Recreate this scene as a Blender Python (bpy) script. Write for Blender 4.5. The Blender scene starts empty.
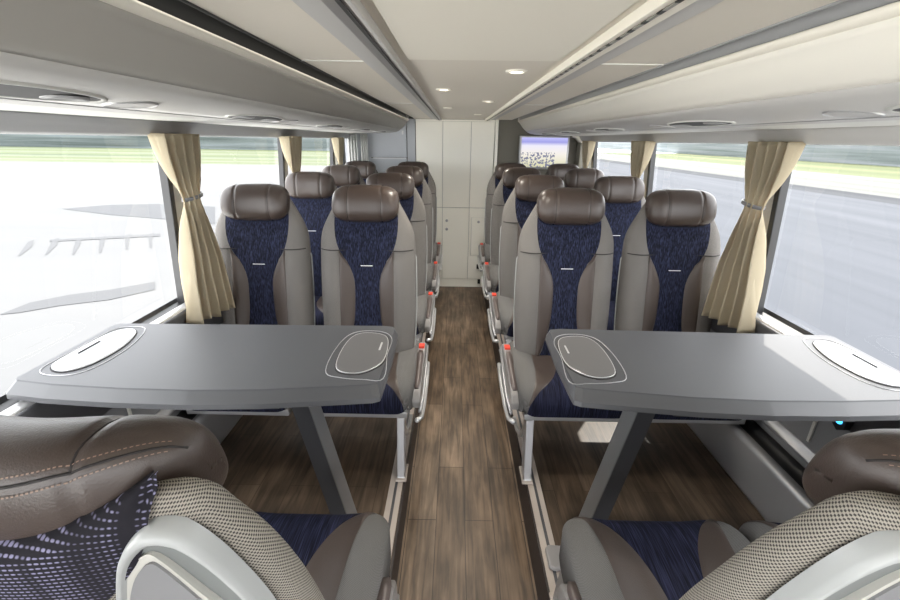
import bpy, bmesh, math, random
from mathutils import Vector, Matrix
random.seed(4)
C = bpy.context.scene.collection
PI = math.pi
# ------------------------------------------------------------------ materials
def nt(name):
    m = bpy.data.materials.new(name); m.use_nodes = True
    n = m.node_tree; b = n.nodes['Principled BSDF']
    return m, n, b
def L(n, a, b): n.links.new(a, b)
def mat(name, col, rough=.5, metal=0., bump=0., bscale=200., var=0., spec=.5, coat=0.):
    m, n, b = nt(name)
    b.inputs['Base Color'].default_value = (*col, 1); b.inputs['Roughness'].default_value = rough
    b.inputs['Metallic'].default_value = metal; b.inputs['Specular IOR Level'].default_value = spec
    b.inputs['Coat Weight'].default_value = coat
    tc = n.nodes.new('ShaderNodeTexCoord')
    no = n.nodes.new('ShaderNodeTexNoise'); no.inputs['Scale'].default_value = bscale; no.inputs['Detail'].default_value = 3
    L(n, tc.outputs['Object'], no.inputs['Vector'])
    if bump:
        bu = n.nodes.new('ShaderNodeBump'); bu.inputs['Strength'].default_value = bump; bu.inputs['Distance'].default_value = .002
        L(n, no.outputs['Fac'], bu.inputs['Height']); L(n, bu.outputs['Normal'], b.inputs['Normal'])
    if var:
        n2 = n.nodes.new('ShaderNodeTexNoise'); n2.inputs['Scale'].default_value = 6; L(n, tc.outputs['Object'], n2.inputs['Vector'])
        mx = n.nodes.new('ShaderNodeMix'); mx.data_type = 'RGBA'
        mx.inputs[6].default_value = (*[c*(1-var) for c in col], 1); mx.inputs[7].default_value = (*[min(1, c*(1+var)) for c in col], 1)
        L(n, n2.outputs['Fac'], mx.inputs[0]); L(n, mx.outputs[2], b.inputs['Base Color'])
    return m
def emis(name, col, s):
    m, n, b = nt(name); b.inputs['Base Color'].default_value = (*col, 1)
    b.inputs['Emission Color'].default_value = (*col, 1); b.inputs['Emission Strength'].default_value = s
    return m
def math_n(n, op, a, b=None, c=None):
    x = n.nodes.new('ShaderNodeMath'); x.operation = op
    for i, v in enumerate((a, b, c)):
        if v is None: continue
        if isinstance(v, (int, float)): x.inputs[i].default_value = v
        else: L(n, v, x.inputs[i])
    return x.outputs[0]
def ramp(n, fac, stops, interp='LINEAR'):
    r = n.nodes.new('ShaderNodeValToRGB'); r.color_ramp.interpolation = interp
    el = r.color_ramp.elements
    while len(el) < len(stops): el.new(.5)
    for e, (p, c) in zip(el, stops): e.position = p; e.color = (*c, 1)
    L(n, fac, r.inputs[0]); return r.outputs[0]
def streak(name, c0, c1, sc=(260, 260, 12), rough=.85):       # fabric with fine vertical yarn streaks
    m, n, b = nt(name); b.inputs['Roughness'].default_value = rough; b.inputs['Specular IOR Level'].default_value = .2
    tc = n.nodes.new('ShaderNodeTexCoord'); mp = n.nodes.new('ShaderNodeMapping'); mp.inputs['Scale'].default_value = sc
    L(n, tc.outputs['Object'], mp.inputs[0])
    no = n.nodes.new('ShaderNodeTexNoise'); no.inputs['Scale'].default_value = 1; no.inputs['Detail'].default_value = 2
    L(n, mp.outputs[0], no.inputs['Vector'])
    col = ramp(n, no.outputs['Fac'], [(.36, c0), (.52, [(a+2*d)/3 for a, d in zip(c1, c0)]), (.68, c1)])
    L(n, col, b.inputs['Base Color'])
    bu = n.nodes.new('ShaderNodeBump'); bu.inputs['Strength'].default_value = .3; bu.inputs['Distance'].default_value = .002
    L(n, no.outputs['Fac'], bu.inputs['Height']); L(n, bu.outputs['Normal'], b.inputs['Normal'])
    return m
def weave(name, c_dark, c_lite, cell=.0042, thr=.15, vz=1., mod=None, ax='Y', attr=False):
    """woven cloth: rows of short bright floats on a dark ground"""
    m, n, b = nt(name); b.inputs['Roughness'].default_value = .85; b.inputs['Specular IOR Level'].default_value = .2
    tc = n.nodes.new('ShaderNodeTexCoord'); sp = n.nodes.new('ShaderNodeSeparateXYZ')
    if attr:
        at = n.nodes.new('ShaderNodeAttribute'); at.attribute_name = 'cloth'; L(n, at.outputs['Vector'], sp.inputs[0])
    else: L(n, tc.outputs['Object'], sp.inputs[0])
    k = 2*PI/cell
    x = math_n(n, 'MULTIPLY', sp.outputs['X'], k); z = math_n(n, 'MULTIPLY', sp.outputs[ax], k*vz)
    s = math_n(n, 'MULTIPLY', math_n(n, 'SINE', x), math_n(n, 'SINE', z))
    if mod:                                                   # dotted columns, brightness changing across the cloth
        s = math_n(n, 'MULTIPLY', math_n(n, 'ABSOLUTE', math_n(n, 'SINE', math_n(n, 'MULTIPLY', x, .5))), math_n(n, 'SINE', z))
        no = n.nodes.new('ShaderNodeTexNoise'); no.noise_dimensions = '1D'; no.inputs['Scale'].default_value = mod; no.inputs['Detail'].default_value = 1
        L(n, sp.outputs['X'], no.inputs['W'])
        s = math_n(n, 'MULTIPLY', s, ramp(n, no.outputs['Fac'], [(.35, (.15,)*3), (.6, (1,)*3)]))
    f = math_n(n, 'SMOOTHSTEP', s, thr, thr+.35) if False else math_n(n, 'MULTIPLY_ADD', s, 2.2, .5-2.2*thr)
    f = math_n(n, 'MINIMUM', math_n(n, 'MAXIMUM', f, 0.), 1.)
    L(n, ramp(n, f, [(0, c_dark), (1, c_lite)]), b.inputs['Base Color'])
    bu = n.nodes.new('ShaderNodeBump'); bu.inputs['Strength'].default_value = .5; bu.inputs['Distance'].default_value = .001
    L(n, f, bu.inputs['Height']); L(n, bu.outputs['Normal'], b.inputs['Normal'])
    return m
M = {}
M['leather'] = mat('brown_leather', (.048, .034, .028), .36, bump=.22, bscale=420, spec=.55)
M['leather_s'] = mat('brown_leather_panel', (.060, .045, .038), .42, bump=.3, bscale=420)
M['thread'] = mat('brown_thread', (.22, .15, .11), .7)
M['seam'] = mat('dark_seam', (.02, .017, .016), .8)
M['grey'] = weave('grey_seat_cloth', (.122, .114, .107), (.188, .178, .167), cell=.004, thr=0., ax='Z')
M['grey_c'] = weave('grey_cushion_cloth', (.10, .097, .092), (.17, .165, .16), cell=.004, thr=0., ax='Y')
M['blue'] = streak('blue_seat_cloth', (.003, .0035, .009), (.028, .034, .075), sc=(240, 240, 3.5))
M['blue_c'] = streak('blue_cushion_cloth', (.003, .0035, .009), (.026, .029, .068), sc=(430, 12, 12))
M['weave'] = weave('beige_back_weave', (.05, .046, .042), (.30, .275, .235), cell=.0052, thr=-.15, ax='Z', attr=True)
M['dots'] = weave('dotted_back_cloth', (.010, .009, .013), (.20, .19, .29), cell=.0058, thr=.42, ax='Z', mod=26)
M['shell'] = mat('pale_grey_plastic', (.38, .39, .385), .30, bump=.03, bscale=300)
M['shell_d'] = mat('mid_grey_plastic', (.21, .21, .215), .3, bump=.03)
M['dish'] = mat('shaded_dish_plastic', (.17, .18, .177), .3)  # shell plastic darkened: shade of the hollow put into its colour
M['trim'] = mat('cream_plastic', (.48, .47, .43), .35)
M['arm'] = mat('pale_arm_plastic', (.25, .24, .235), .3)
M['alu'] = mat('brushed_aluminium', (.42, .42, .43), .36, metal=.6, bump=.05, bscale=300)
M['alu_l'] = mat('pale_aluminium', (.62, .62, .62), .28, metal=.5)
M['alu_b'] = mat('beige_rail', (.46, .40, .35), .45, metal=.1)
M['arm_in'] = mat('arm_inlay', (.10, .08, .075), .3)
M['red'] = mat('red_button', (.75, .06, .03), .4)
M['black'] = mat('black_plastic', (.012, .012, .013), .45)
M['dgrey'] = mat('dark_grey_plastic', (.07, .07, .075), .45)
M['table'] = mat('grey_table_laminate', (.068, .070, .076), .5, bump=.08, bscale=500, spec=.35)
M['table_e'] = mat('grey_table_edge', (.07, .071, .076), .38)
M['lid'] = mat('grey_lid', (.12, .118, .118), .3)
M['lid_l'] = mat('pale_lid', (.20, .205, .215), .28)
M['post_l'] = mat('grey_post', (.22, .225, .23), .3, metal=.5)
M['ped'] = mat('pedestal_dark', (.035, .035, .038), .35)
M['tag'] = mat('tag', (.8, .8, .8), .5)
M['ceil'] = mat('cream_ceiling', (.74, .69, .60), .5, bump=.02)
M['ceil_b'] = mat('cream_ceiling_panel', (.84, .80, .70), .5)
M['rackL_shade'] = mat('rack_panel_shaded', (.40, .385, .35), .45)  # left rack's backlit shade put into the panel colour
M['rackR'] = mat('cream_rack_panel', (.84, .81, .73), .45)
M['nose'] = mat('rack_nose_panel', (.56, .55, .53), .45)
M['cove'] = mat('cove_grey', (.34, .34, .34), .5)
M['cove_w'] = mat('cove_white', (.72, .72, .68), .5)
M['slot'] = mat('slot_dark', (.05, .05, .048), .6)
M['wallg'] = mat('side_wall_grey', (.16, .16, .165), .5)
M['walld'] = mat('side_wall_dark', (.055, .055, .06), .5)
M['frame'] = mat('window_frame', (.035, .035, .037), .4)
M['pillar'] = mat('pillar_grey', (.62, .62, .62), .45)
M['closet'] = mat('cream_closet', (.93, .91, .82), .4)
M['bluegrey'] = mat('rear_panel_grey', (.44, .46, .49), .4)
M['brown_w'] = mat('bulkhead', (.15, .14, .112), .6)
M['riser'] = mat('step_riser', (.03, .022, .02), .5)
M['cyan'] = emis('cyan_lamp', (.05, .45, 1.), 3)
M['lamp'] = emis('warm_lens', (1., .93, .8), 6)

def curtain_mat(name, base, tr):
    m, n, b = nt(name)
    b.inputs['Base Color'].default_value = (*base, 1); b.inputs['Roughness'].default_value = .85; b.inputs['Specular IOR Level'].default_value = .15
    t = n.nodes.new('ShaderNodeBsdfTranslucent'); t.inputs[0].default_value = (*tr, 1)
    mx = n.nodes.new('ShaderNodeMixShader'); mx.inputs[0].default_value = .3
    L(n, b.outputs[0], mx.inputs[1]); L(n, t.outputs[0], mx.inputs[2]); L(n, mx.outputs[0], n.nodes['Material Output'].inputs[0])
    return m
M['curtain'] = curtain_mat('beige_curtain_cloth', (.50, .44, .32), (.65, .50, .30))
M['curtain_w'] = curtain_mat('pale_curtain_cloth', (.7, .7, .68), (.6, .6, .6))
def glass():
    m, n, b = nt('window_glass'); n.nodes.remove(b)
    t = n.nodes.new('ShaderNodeBsdfTransparent'); t.inputs[0].default_value = (.97, .97, .965, 1)
    g = n.nodes.new('ShaderNodeBsdfGlossy'); g.inputs['Roughness'].default_value = .02
    lw = n.nodes.new('ShaderNodeLayerWeight'); lw.inputs[0].default_value = .5
    fc = math_n(n, 'MULTIPLY_ADD', math_n(n, 'POWER', lw.outputs['Facing'], 4.), .25, .035)
    mx = n.nodes.new('ShaderNodeMixShader'); L(n, fc, mx.inputs[0]); L(n, t.outputs[0], mx.inputs[1]); L(n, g.outputs[0], mx.inputs[2])
    L(n, mx.outputs[0], n.nodes['Material Output'].inputs[0]); return m
M['glass'] = glass()
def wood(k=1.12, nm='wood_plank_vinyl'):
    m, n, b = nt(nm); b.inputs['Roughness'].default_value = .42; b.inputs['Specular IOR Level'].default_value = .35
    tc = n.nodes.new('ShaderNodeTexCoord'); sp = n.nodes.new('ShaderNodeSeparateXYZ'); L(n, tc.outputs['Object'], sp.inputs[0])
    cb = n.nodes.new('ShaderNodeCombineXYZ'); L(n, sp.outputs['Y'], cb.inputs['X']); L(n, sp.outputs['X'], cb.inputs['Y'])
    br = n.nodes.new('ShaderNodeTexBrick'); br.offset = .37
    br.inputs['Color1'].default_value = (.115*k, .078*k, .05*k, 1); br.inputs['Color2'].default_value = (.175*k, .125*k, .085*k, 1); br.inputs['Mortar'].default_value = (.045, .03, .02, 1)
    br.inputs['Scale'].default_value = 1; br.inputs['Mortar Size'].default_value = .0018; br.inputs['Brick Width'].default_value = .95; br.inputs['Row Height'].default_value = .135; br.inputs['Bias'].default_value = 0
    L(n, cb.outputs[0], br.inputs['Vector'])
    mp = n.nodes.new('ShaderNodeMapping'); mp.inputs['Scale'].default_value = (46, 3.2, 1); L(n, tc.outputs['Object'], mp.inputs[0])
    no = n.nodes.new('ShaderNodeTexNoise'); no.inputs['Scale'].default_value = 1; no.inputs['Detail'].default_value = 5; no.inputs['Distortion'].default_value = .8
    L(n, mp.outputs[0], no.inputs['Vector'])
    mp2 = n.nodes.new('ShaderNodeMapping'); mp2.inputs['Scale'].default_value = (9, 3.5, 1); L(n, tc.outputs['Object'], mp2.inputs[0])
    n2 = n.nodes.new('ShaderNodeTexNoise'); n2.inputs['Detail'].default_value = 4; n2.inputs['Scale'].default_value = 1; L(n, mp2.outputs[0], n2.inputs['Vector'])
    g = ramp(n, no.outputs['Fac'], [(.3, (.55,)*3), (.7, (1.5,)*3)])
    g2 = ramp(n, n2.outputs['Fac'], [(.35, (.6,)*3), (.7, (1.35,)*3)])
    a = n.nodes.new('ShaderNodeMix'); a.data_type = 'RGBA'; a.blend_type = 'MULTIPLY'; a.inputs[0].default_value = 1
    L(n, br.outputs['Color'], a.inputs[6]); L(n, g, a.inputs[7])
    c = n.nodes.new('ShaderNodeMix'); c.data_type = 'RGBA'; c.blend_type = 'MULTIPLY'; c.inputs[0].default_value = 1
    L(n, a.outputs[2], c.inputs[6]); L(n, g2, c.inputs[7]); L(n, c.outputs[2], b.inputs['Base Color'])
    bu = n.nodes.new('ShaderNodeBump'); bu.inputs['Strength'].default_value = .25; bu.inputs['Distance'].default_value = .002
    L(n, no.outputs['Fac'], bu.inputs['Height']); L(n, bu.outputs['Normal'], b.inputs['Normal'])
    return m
M['wood'] = wood(); M['wood_shade'] = wood(.48, 'shaded_wood_vinyl')  # platform floor darkened: shade under seats and tables put into its colour
def banded(name, stops, sc, rough=.9, dist=.4):
    """ground or planting with long soft bands (mown strips, worn lanes)"""
    m, n, b = nt(name); b.inputs['Roughness'].default_value = rough; b.inputs['Specular IOR Level'].default_value = .1
    tc = n.nodes.new('ShaderNodeTexCoord'); mp = n.nodes.new('ShaderNodeMapping'); mp.inputs['Scale'].default_value = sc
    L(n, tc.outputs['Object'], mp.inputs[0])
    no = n.nodes.new('ShaderNodeTexNoise'); no.inputs['Scale'].default_value = 1; no.inputs['Detail'].default_value = 3; no.inputs['Distortion'].default_value = dist
    L(n, mp.outputs[0], no.inputs['Vector']); L(n, ramp(n, no.outputs['Fac'], stops), b.inputs['Base Color'])
    return m
M['apron'] = banded('white_concrete', [(.3, (.112, .113, .115)), (.7, (.126, .126, .126))], (.05, .4, 1))
M['grass'] = banded('mown_grass', [(.3, (.05, .07, .045)), (.45, (.085, .10, .045)), (.55, (.11, .12, .085)), (.7, (.07, .085, .055))], (.004, .16, 1))
M['hedge'] = banded('far_hedge_leaves', [(.3, (.05, .062, .058)), (.5, (.085, .10, .098)), (.7, (.13, .15, .152))], (.03, .03, 1.3))
M['hedgeR'] = banded('hazed_hedge_leaves', [(.3, (.07, .085, .08)), (.5, (.12, .135, .135)), (.7, (.17, .18, .19))], (.03, .03, 1.3))  # right hedge paled: haze put into the leaf colour
M['road'] = banded('pale_road', [(.3, (.055, .059, .067)), (.7, (.074, .078, .088))], (.7, .02, 1))
M['kerb'] = banded('dark_road_edge', [(.3, (.028, .03, .034)), (.7, (.045, .047, .052))], (.9, .02, 1))
M['sand'] = banded('pale_verge', [(.3, (.09, .092, .08)), (.7, (.14, .14, .138))], (.35, .01, 1))
M['grassR'] = banded('verge_grass', [(.3, (.06, .078, .04)), (.7, (.13, .135, .07))], (.2, .01, 1))
M['greybounce'] = mat('grey_bounce_ground', (.30, .29, .27), .9)  # weaker bounce surface, kept out of view
M['bright'] = mat('white_bounce_ground', (.85, .84, .80), .9)  # bright bounce surface, kept out of view
M['shadow'] = mat('shadow_mark', (.042, .044, .048), .9)  # dark tone standing in for shadow on the ground
M['shadow2'] = mat('faint_shadow_mark', (.058, .059, .062), .9)

# ------------------------------------------------------------------ helpers
def link(name, me, m=None, parent=None, smooth=True, loc=None):
    if m is not None: me.materials.append(m)
    if smooth:
        for p in me.polygons: p.use_smooth = True
    o = bpy.data.objects.new(name, me); C.objects.link(o)
    if parent is not None: o.parent = parent
    if loc is not None: o.location = loc
    return o
def mesh(name, v, f, m=None, parent=None, smooth=True):
    me = bpy.data.meshes.new(name); me.from_pydata([tuple(a) for a in v], [], f); me.validate()
    b = bmesh.new(); b.from_mesh(me); bmesh.ops.remove_doubles(b, verts=b.verts, dist=1e-6); bmesh.ops.recalc_face_normals(b, faces=b.faces); b.to_mesh(me); b.free()
    return link(name, me, m, parent, smooth)
def grid_faces(nu, nv, cu=False, cv=False, off=0):
    f = []
    for j in range(nv if cv else nv-1):
        for i in range(nu if cu else nu-1):
            a = j*nu+i; b = j*nu+(i+1) % nu; c = ((j+1) % nv)*nu+(i+1) % nu; d = ((j+1) % nv)*nu+i
            f.append((off+a, off+b, off+c, off+d))
    return f
def thick(o, t):
    md = o.modifiers.new('s', 'SOLIDIFY'); md.thickness = t; md.offset = -1; return o
def tag(o, label=None, cat=None, group=None, kind=None):
    if label: o['label'] = label
    if cat: o['category'] = cat
    if group: o['group'] = group
    if kind: o['kind'] = kind
    return o
def empty(name, loc=(0, 0, 0), rz=0):
    o = bpy.data.objects.new(name, None); C.objects.link(o); o.location = loc; o.rotation_euler = (0, 0, rz); o.empty_display_size = .1
    return o
def box(name, x0, x1, y0, y1, z0, z1, m, parent=None, bev=0., seg=2):
    b = bmesh.new(); bmesh.ops.create_cube(b, size=1)
    for v in b.verts:
        v.co = Vector(((x0+x1)/2+v.co.x*abs(x1-x0), (y0+y1)/2+v.co.y*abs(y1-y0), (z0+z1)/2+v.co.z*abs(z1-z0)))
    if bev: bmesh.ops.bevel(b, geom=b.edges[:], offset=bev, segments=seg, profile=.6, affect='EDGES')
    me = bpy.data.meshes.new(name); b.to_mesh(me); b.free()
    return link(name, me, m, parent, False)
def tube(name, pts, r, m, parent=None, n=8, closed=False):
    """round bar through points"""
    pts = [Vector(p) for p in pts]; v = []; k = len(pts); up0 = None
    for i, p in enumerate(pts):
        a = pts[(i-1) % k] if closed or i > 0 else p; c = pts[(i+1) % k] if closed or i < k-1 else p
        t = (c-a).normalized()
        if up0 is None: up0 = Vector((0, 0, 1)) if abs(t.z) < .9 else Vector((1, 0, 0))
        s = t.cross(up0).normalized(); u = s.cross(t).normalized(); up0 = u
        rr = r[i] if isinstance(r, (list, tuple)) else r
        for q in range(n):
            an = 2*PI*q/n; v.append(p+s*math.cos(an)*rr+u*math.sin(an)*rr)
    f = grid_faces(n, k, True, closed)
    if not closed: f += [tuple(range(n)), tuple(range((k-1)*n, k*n))]
    return mesh(name, v, f, m, parent)
def sweep(name, prof, y0, y1, m, parent=None, side=1, th=.006, ny=2):
    """profile in x,z swept along the coach, given a little thickness"""
    v = []; n = len(prof)
    for j in range(ny):
        y = y0+(y1-y0)*j/(ny-1)
        v += [(side*x, y, z) for x, z in prof]
    o = mesh(name, v, grid_faces(n, ny), m, parent, False)
    for p in o.data.polygons: p.use_smooth = n > 3
    md = o.modifiers.new('s', 'SOLIDIFY'); md.thickness = th; md.offset = 0
    return o
def prism(name, pts, z0, z1, m, parent=None, bev=0., axis='z'):
    n = len(pts)
    def P(a, b, c): return (a, b, c) if axis == 'z' else ((c, a, b) if axis == 'x' else (a, c, b))
    v = [P(a, b, z0) for a, b in pts]+[P(a, b, z1) for a, b in pts]
    f = [tuple(range(n)), tuple(range(n, 2*n))]+[(i, (i+1) % n, n+(i+1) % n, n+i) for i in range(n)]
    o = mesh(name, v, f, m, parent, False)
    if bev:
        md = o.modifiers.new('b', 'BEVEL'); md.width = bev; md.segments = 3; md.limit_method = 'ANGLE'
    return o
def lerp(t, tab):
    for (a, va), (b, vb) in zip(tab, tab[1:]):
        if t <= b:
            k = 0 if b == a else max(0, (t-a)/(b-a)); k = k*k*(3-2*k) if False else k
            return va+(vb-va)*k
    return tab[-1][1]
def sm(t, tab):                                   # smooth interpolation through a table (Catmull-Rom)
    xs = [a for a, _ in tab]; ys = [b for _, b in tab]; n = len(tab)
    if t <= xs[0]: return ys[0]
    if t >= xs[-1]: return ys[-1]
    for i in range(n-1):
        if t <= xs[i+1]:
            h = xs[i+1]-xs[i]; k = (t-xs[i])/h
            m0 = (ys[i+1]-ys[i-1])/(xs[i+1]-xs[i-1]) if i > 0 else (ys[1]-ys[0])/h
            m1 = (ys[i+2]-ys[i])/(xs[i+2]-xs[i]) if i < n-2 else (ys[i+1]-ys[i])/h
            return (2*k**3-3*k**2+1)*ys[i]+(k**3-2*k**2+k)*h*m0+(-2*k**3+3*k**2)*ys[i+1]+(k**3-k**2)*h*m1

# ------------------------------------------------------------------ seats (local: faces +Y, z = 0 at the podium floor)
WBN = [(.34,.20),(.42,.235),(.55,.25),(.75,.253),(.9,.25),(1.0,.243),(1.08,.226),(1.13,.206),(1.17,.19),(1.20,.17),(1.22,.14)]
TBN = [(.34, .09), (.5, .12), (.85, .10), (1.0, .075), (1.2, .045), (1.22, .035)]
WBR = [(.34, .195), (.42, .225), (.55, .238), (.75, .243), (.95, .240), (1.03, .236), (1.08, .224), (1.13, .200), (1.18, .172), (1.22, .15)]
TBR = [(.34, .09), (.5, .12), (.9, .115), (1.05, .10), (1.2, .07), (1.22, .05)]
BLUE = [(.40, .135), (.50, .098), (.62, .070), (.75, .062), (.84, .066), (.91, .092), (.98, .134), (1.04, .152), (1.12, .158), (1.20, .15)]
def make_seat(root, near, s, aisle=True, leg=True):
    """s = +1 / -1 : local x of the aisle side"""
    rec = .16 if near else .10
    WB = WBN if near else WBR; TB = TBN if near else TBR
    def dip(x, z):
        if not near: return z
        t = min(1, max(0, (z-.86)/.34)); return z-.085*t*t*(3-2*t)*max(0, 1-(abs(x)/.19)**2)
    def cy(z): return (-.185 if near else -.135)-rec*(z-.42)/.63
    def front(x, z):
        W = sm(z, WB)*1.0001; u = min(1, abs(x)/W); T = sm(z, TB)
        return cy(z)+T/2*(1-u**4)**.25 + .034*(min(1, max(0, (u-.35)/.4))**2*(3-2*min(1, max(0, (u-.35)/.4))))*(1-u**6)*min(1, max(.25, (1.2-z)/.3))*(min(1, max(.25, (1.1-z)/.4)) if near else 1)
    def rear(x, z):
        W = sm(z, WB)*1.0001; u = min(1, abs(x)/W); T = sm(z, TB)
        return cy(z)-T/2*(1-u**3.2)**.31-(.022*(1-u*u) if near else 0)
    # body of the back
    NZ = 88 if near else 44; v = []; f = []
    us = [math.sin(PI/2*k/12) for k in range(-12, 13)]
    n = 2*len(us)-2
    for j in range(NZ+1):
        z = .34+(1.22-.34)*j/NZ; W = sm(z, WB)
        for u in us: v.append((u*W, front(u*W, z), z))
        for u in reversed(us[1:-1]): v.append((u*W, rear(u*W, z), z))
    nf = len(us); o_ = NZ*n; rr_ = lambda i: o_+(i if i in (0, nf-1) else nf+(nf-2-i))
    f = grid_faces(n, NZ+1, True)+[tuple(range(n))]+[tuple(dict.fromkeys((o_+i, o_+i+1, rr_(i+1), rr_(i)))) for i in range(nf-1)]
    m0 = len(us); attr = []
    zarc = [0.]
    for j in range(NZ):
        za = .34+.88*j/NZ; zb = za+.88/NZ; zarc.append(zarc[-1]+math.hypot(zb-za, (sm(zb, TB)-sm(za, TB))/2, .6*(sm(zb, WB)-sm(za, WB)) if za > .9 else 0))
    for j in range(NZ+1):                         # cloth coordinates: distance from the middle of the back, and height
        row = v[j*n:(j+1)*n]; mid = m0+(n-m0)//2; acc = [0.]*n
        for d in (1, -1):
            q = mid; t = 0.
            for _ in range(n//2):
                q2 = (q+d) % n; t += math.hypot(row[q2][0]-row[q][0], row[q2][1]-row[q][1]); acc[q2] = d*t if d == 1 else t; q = q2
        attr += [(abs(a), 0, zarc[j]) for a, r in zip(acc, row)]
    v = [(a, b, dip(a, c)) for a, b, c in v]
    backrest = mesh('backrest', v, f, M['weave'] if near else M['grey'], root)
    if near:
        at = backrest.data.attributes.new('cloth', 'FLOAT_VECTOR', 'POINT')
        if len(backrest.data.vertices) == len(attr):
            for k_, a_ in enumerate(attr): at.data[k_].vector = a_
        else: print('ATTR MISMATCH', len(backrest.data.vertices), len(attr))
    # fabric and leather panels laid into the front
    def panel(name, z0, z1, xl, xr, m, fn=front, off=.004, sgn=1, nz=26, nx=10, puff=.004, par=backrest, ext=0):
        v = []
        for j in range(nz+1):
            z = z0+(z1-z0)*j/nz; a = xl(z); b = xr(z)
            for i in range(nx+1):
                t = i/nx; e = min(t, 1-t)*2; ez = min(j, nz-j)/nz*2
                o = .0005+(off-.0005)*min(1, e*6)*min(1, ez*12)+puff*min(1, e*1.3)
                if ext: o = off
                v.append((a+(b-a)*t, fn(a+(b-a)*t, z)+sgn*o, dip(a+(b-a)*t, z)))
        rows = nz+1
        if ext:                                   # carry the cloth over the top edge
            for k_ in range(1, 7):
                for i in range(nx+1):
                    x = a+(b-a)*i/nx; y_ = rear(x, z)*(1-k_/6)+front(x, z)*k_/6; v.append((x, y_-.006*(1-k_/6), dip(x, z)+.014*math.sin(PI/2*min(1, k_/2))))
                rows += 1
        return mesh(name, v, grid_faces(nx+1, rows), m, par)
    B = lambda z: sm(z, BLUE)
    if not near:
        p = panel('blue_panel', .40, 1.20, lambda z: -B(z), B, M['blue'])
        for q in (-1, 1):
            a = lambda z, q=q: q*(B(z)+.001); b = lambda z, q=q: q*.136
            panel('leather_panel', .44, .978, (a if q > 0 else b), (b if q > 0 else a), M['leather_s'], puff=.008)
        panel('seam', .977, .982, lambda z: -.232, lambda z: .232, M['seam'], nz=2, nx=40, off=.0065, puff=0)
        for q in (-1, 1): panel('piping', .45, 1.14, lambda z, q=q: q*.1435-.0012, lambda z, q=q: q*.1435+.0012 if z < .97 else q*.1435+.0012, M['seam'], nz=30, nx=2, off=.006, puff=0) if False else None
        tg = panel('maker_tag', .897, .912, lambda z: -.034, lambda z: .034, M['tag'], off=.010, puff=0, nz=2, nx=12)
        for k in range(6):
            x0 = -.027+k*.0098
            panel('tag_letter', .902, .907, lambda z, x0=x0: x0, lambda z, x0=x0: x0+.004, M['shell_d'], off=.0112, puff=0, nz=2, nx=2, par=tg)
    else:
        R = [(.36, .16), (.8, .15), (.98, .135), (1.04, .12), (1.10, .145), (1.17, .16), (1.21, .15)]
        D = [(.80, -.24), (.93, -.18), (1.0, -.087), (1.031, .0), (1.083, .052), (1.127, .099), (1.16, .135), (1.19, .15), (1.215, .155)]
        # dotted blue cloth swings across the back, bounded by the beige weave on the aisle side
        if s > 0: panel('dotted_panel', .82, 1.217, lambda z: -sm(z, WB)*.96, lambda z: sm(z, D), M['dots'], fn=rear, sgn=-1, off=.0065, puff=.0005, nx=44, nz=44, ext=1)
        else: panel('dotted_panel', .82, 1.217, lambda z: -sm(z, D), lambda z: sm(z, WB)*.96, M['dots'], fn=rear, sgn=-1, off=.0065, puff=.0005, nx=44, nz=44, ext=1)
        panel('blue_panel', .40, 1.20, lambda z: -B(z), B, M['blue'])
    # headrest
    hz, hy, hw, hh, hd = (1.152, cy(1.2)+.018, .166, .080, .064) if near else (1.202, cy(1.207)+.035, .162, .088, .074)
    def hp(u, th, o=0):
        k = max(0, 1-abs(u)**3.7)**(1/2.5); c = math.cos(th); q = math.sin(th)
        cc = math.copysign(abs(c)**.78, c); qq = math.copysign(abs(q)**.8, q)
        g = 1-.05*math.exp(-((abs(u)-.5)/.025)**2)
        yy = hy+(hd*k*g+o)*cc*(1.0 if c > 0 else .85)+(.045*u*u if near else .02*u*u*(1 if c > 0 else .3))-.012*qq
        zz = hz+(hh*k**.8*g+o)*qq
        return (u*hw, yy, zz)
    def sth(u): return .80-.22*u*u
    nu, nth = 81, 36; v = []
    for j in range(nu):
        t_ = -1+2*j/(nu-1); u = math.copysign(1-(1-abs(t_))**2.4, t_)
        for i in range(nth): v.append(hp(u, 2*PI*i/nth))
    hr = mesh('headrest', v, grid_faces(nth, nu, True), M['leather'], root)
    for u in (-.5, .5):
        tube('seam', [hp(u, a, -.0002) for a in [PI*(sth(.5) if near else 1.0)*(k/20)-.5*PI*(1-k/20) for k in range(21)]], .0018, M['seam'], hr, 5)
    if near:
        tube('cross_seam', [hp(-.95+1.9*k/30, PI*sth(-.95+1.9*k/30), .0004) for k in range(31)], .0015, M['seam'], hr, 5)
        for dth in (-.045, .05):
            vv = []; ff = []
            for k in range(78):
                u0 = -.9+1.8*k/78; q = [hp(ua, PI*(sth(ua)+dth+dd), .0016) for ua, dd in ((u0, -.004), (u0+.013, -.004), (u0+.013, .004), (u0, .004))]
                ff.append(tuple(range(len(vv), len(vv)+4))); vv += q
            mesh('stitching', vv, ff, M['thread'], hr, False)['kind'] = 'stuff'
    # cushion: profile runs back to front, over the front edge and down
    PR = [(-.24, .44), (-.1, .452), (.05, .462), (.16, .468), (.225, .462), (.265, .443), (.288, .41), (.292, .37), (.285, .335)]
    ss = [0]
    for (a, b), (c, d) in zip(PR, PR[1:]): ss.append(ss[-1]+math.hypot(c-a, d-b))
    ty = [(q, p[0]) for q, p in zip(ss, PR)]; tz = [(q, p[1]) for q, p in zip(ss, PR)]; S = ss[-1]
    def cw(sv): return .262-.03*max(0, (sv/S-.62)/.38)**2
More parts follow.
